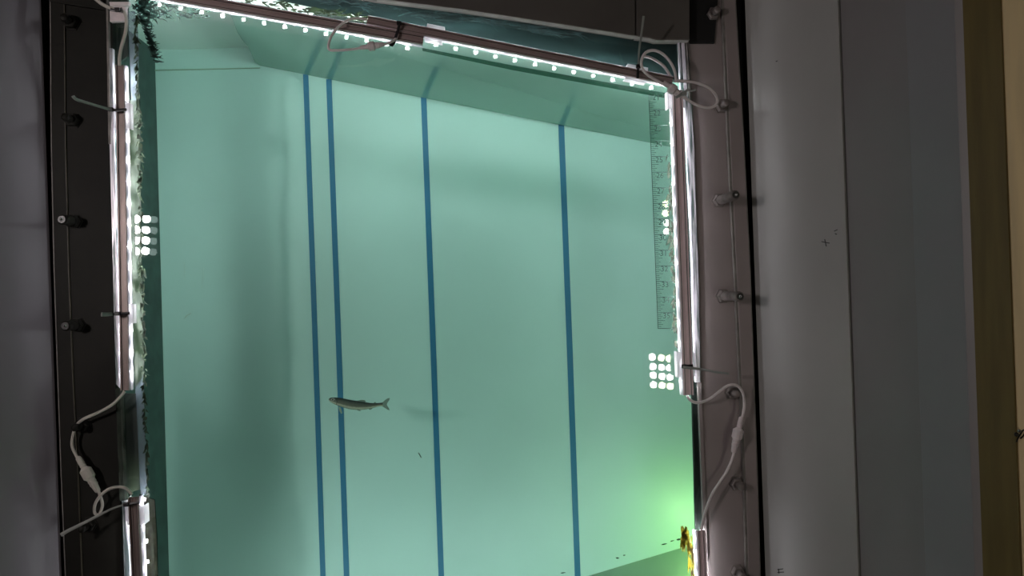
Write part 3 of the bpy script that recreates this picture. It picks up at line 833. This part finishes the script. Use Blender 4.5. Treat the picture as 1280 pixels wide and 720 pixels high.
V1 = plan(64, -0.004)
V2 = V1 + Vector((-math.sin(math.radians(30)), -math.cos(math.radians(30)))) * 1.5
LW = panel('wall_room_left', V1, V2, .015, MAT['room_l'], None)
struct(LW, 'grey painted side wall of the viewing room on the left')
rear = mesh_obj('wall_rear', box_bm(-2.0, 1.8, REAR_Y - .03, REAR_Y, ZB, ZT), MAT['room'])
struct(rear, 'dark wall of the viewing room behind the camera')
rf = mesh_obj('floor', box_bm(-2.0, 1.8, REAR_Y - .03, 0.03, ZB - .03, ZB), MAT['room'])
struct(rf, 'dark floor of the viewing room below the window')
rc = mesh_obj('ceiling', box_bm(-2.0, 1.8, REAR_Y - .03, 0.03, ZT, ZT + .03), MAT['room'])
struct(rc, 'dark ceiling of the viewing room above the window')
# bulkhead round the frame
bm = bmesh.new()
slab_bm([(-200, -700), (1300, -700), (1300, -45), (-200, -45)], 0.03, 0.05, bm)
slab_bm([(-200, 1250), (1300, 764), (1300, 1500), (-200, 1500)], 0.03, 0.05, bm)
struct(mesh_obj('wall_front', bm, MAT['room']), 'dark bulkhead above and below the viewing window')

# marks on the light grey board
def on_board(px, py, p, q, lift=.0006):
    n = Vector((q.y - p.y, -(q.x - p.x))).normalized()
    if n.dot(Vector((CAM.x, CAM.y)) - p) < 0: n = -n
    d = CX * ((px - 640) / F) - CY * ((py - 360) / F) + _d
    s = (p - Vector((CAM.x, CAM.y))).dot(n) / Vector((d.x, d.y)).dot(n)
    P = CAM + d * s
    return P + Vector((n.x, n.y, 0)) * lift
bm = bmesh.new()
for seg in (((1027, 302), (1037, 304)), ((1031, 299), (1033, 308)), ((1043, 289), (1047, 287)), ((1044, 292), (1046, 293)),
            ((972, 712), (979, 711)), ((972, 715.5), (980, 715)), ((973.5, 711), (974, 717)), ((970, 77), (972, 76))):
    tube_bm([on_board(*seg[0], W1, W2, .0003), on_board(*seg[1], W1, W2, .0003)], .0006, 6, bm)
mesh_obj('pencil_marks', bm, MAT['mark'], RW)

# wire hook in the joint of the tan board
h0 = hit(1263, W5, math.radians(24), 1)[0]
t = thing('wire_hook', 'small dark screw hook on the joint beside the tan board at far right', 'hook', on_board(1270, 541, W6, W7, .004))
hk = lambda x, y, l: on_board(x, y, W6, W7, l)
mesh_obj('hook', tube_bm(smooth_path([hk(1270, 552, .001), hk(1269, 546, .006), hk(1270.5, 539, .010), hk(1273, 535.5, .010), hk(1276.5, 537, .008), hk(1277.3, 543, .004), hk(1275, 548, .001)], 5), .0009, 6), MAT['hook'], t, True)
bm = bmesh.new(); bmesh.ops.create_uvsphere(bm, u_segments=10, v_segments=8, radius=.0022, matrix=Matrix.Translation(hk(1268.3, 536.5, .010)))
mesh_obj('screw_head', bm, MAT['chrome'], t, True)
bm = bmesh.new(); bmesh.ops.create_uvsphere(bm, u_segments=10, v_segments=8, radius=.0026, matrix=Matrix.Translation(hk(1266.5, 541.5, .007)))
mesh_obj('screw_eye', bm, MAT['hook'], t, True)

# ------------------------------------------------------------------ floodlights on the rear wall, mirrored in the glass
def floodlight(dots, label, r=.0123):
    """dots: (px, py, material) of the mirror images seen in the glass."""
    D = -REAR_Y - 0.05
    P = []
    for x, y, m in dots:
        q = at(x, y, D); P.append((Vector((q.x, -D, q.z)), m))
    c = sum((p for p, _ in P), Vector()) / len(P)
    t = thing('floodlight', label, 'floodlight', (c.x, REAR_Y, c.z), 'floodlights mirrored in the glass')
    x0 = min(p.x for p, _ in P) - .026; x1 = max(p.x for p, _ in P) + .026
    z0 = min(p.z for p, _ in P) - .026; z1 = max(p.z for p, _ in P) + .026
    bevel(mesh_obj('housing', box_bm(x0, x1, REAR_Y, -D - .004, z0, z1), MAT['lampbody'], t), .004)
    for p, m in P:
        mesh_obj('led', lathe_bm(p + Vector((0, -.0035, 0)), p, [(0, r), (1, r)], 20), MAT[m], t)
floodlight([(170, 273.8, 'flood_key'), (182.8, 274, 'flood_key'), (192, 274.5, 'flood_dim'), (169.8, 287.3, 'flood_key'), (182.3, 287.3, 'flood_key'), (191.7, 288, 'flood_dim'),
            (169.6, 300.7, 'flood_key'), (182, 300.5, 'flood_key'), (191.4, 301.5, 'flood_dim'), (169.3, 314, 'flood_key'), (181.6, 313.6, 'flood_key'), (191, 315, 'flood_dim')],
           'LED floodlight behind the camera, mirrored on the left of the glass', .0125)
floodlight([(815.5, 446.3, 'flood'), (826.8, 447.3, 'flood_y'), (836.8, 448.3, 'flood_y'), (816.3, 458.5, 'flood'), (827.2, 459.2, 'flood'), (837, 460, 'flood'),
            (816.6, 469.2, 'flood'), (827.8, 470.4, 'flood'), (837.6, 471.6, 'flood'), (817, 481, 'flood'), (827.8, 481.8, 'flood_y'), (838, 482.8, 'flood_y')],
           'LED floodlight behind the camera, mirrored at the lower right of the glass')
floodlight([(832.3, 255, 'flood_y'), (832.2, 266.5, 'flood_y'), (833, 278.5, 'flood'), (833.4, 289.5, 'flood')],
           'narrow LED floodlight behind the camera, mirrored over the ruler')

# lamp under water behind the right frame, source of the yellow green glow
t = thing('underwater_lamp', 'green underwater lamp behind the lower right frame', 'lamp', at(908, 690, .21))
c = at(908, 690, .21)
mesh_obj('housing', lathe_bm(c + Vector((.035, -.02, 0)), c + Vector((.006, 0, 0)), [(0, .012), (.1, .02), (.9, .022), (1, .018)], 16), MAT['lampbody'], t)
bm = bmesh.new(); bmesh.ops.create_uvsphere(bm, u_segments=14, v_segments=10, radius=.014, matrix=Matrix.Translation(c))
mesh_obj('bulb', bm, MAT['glow'], t, True)
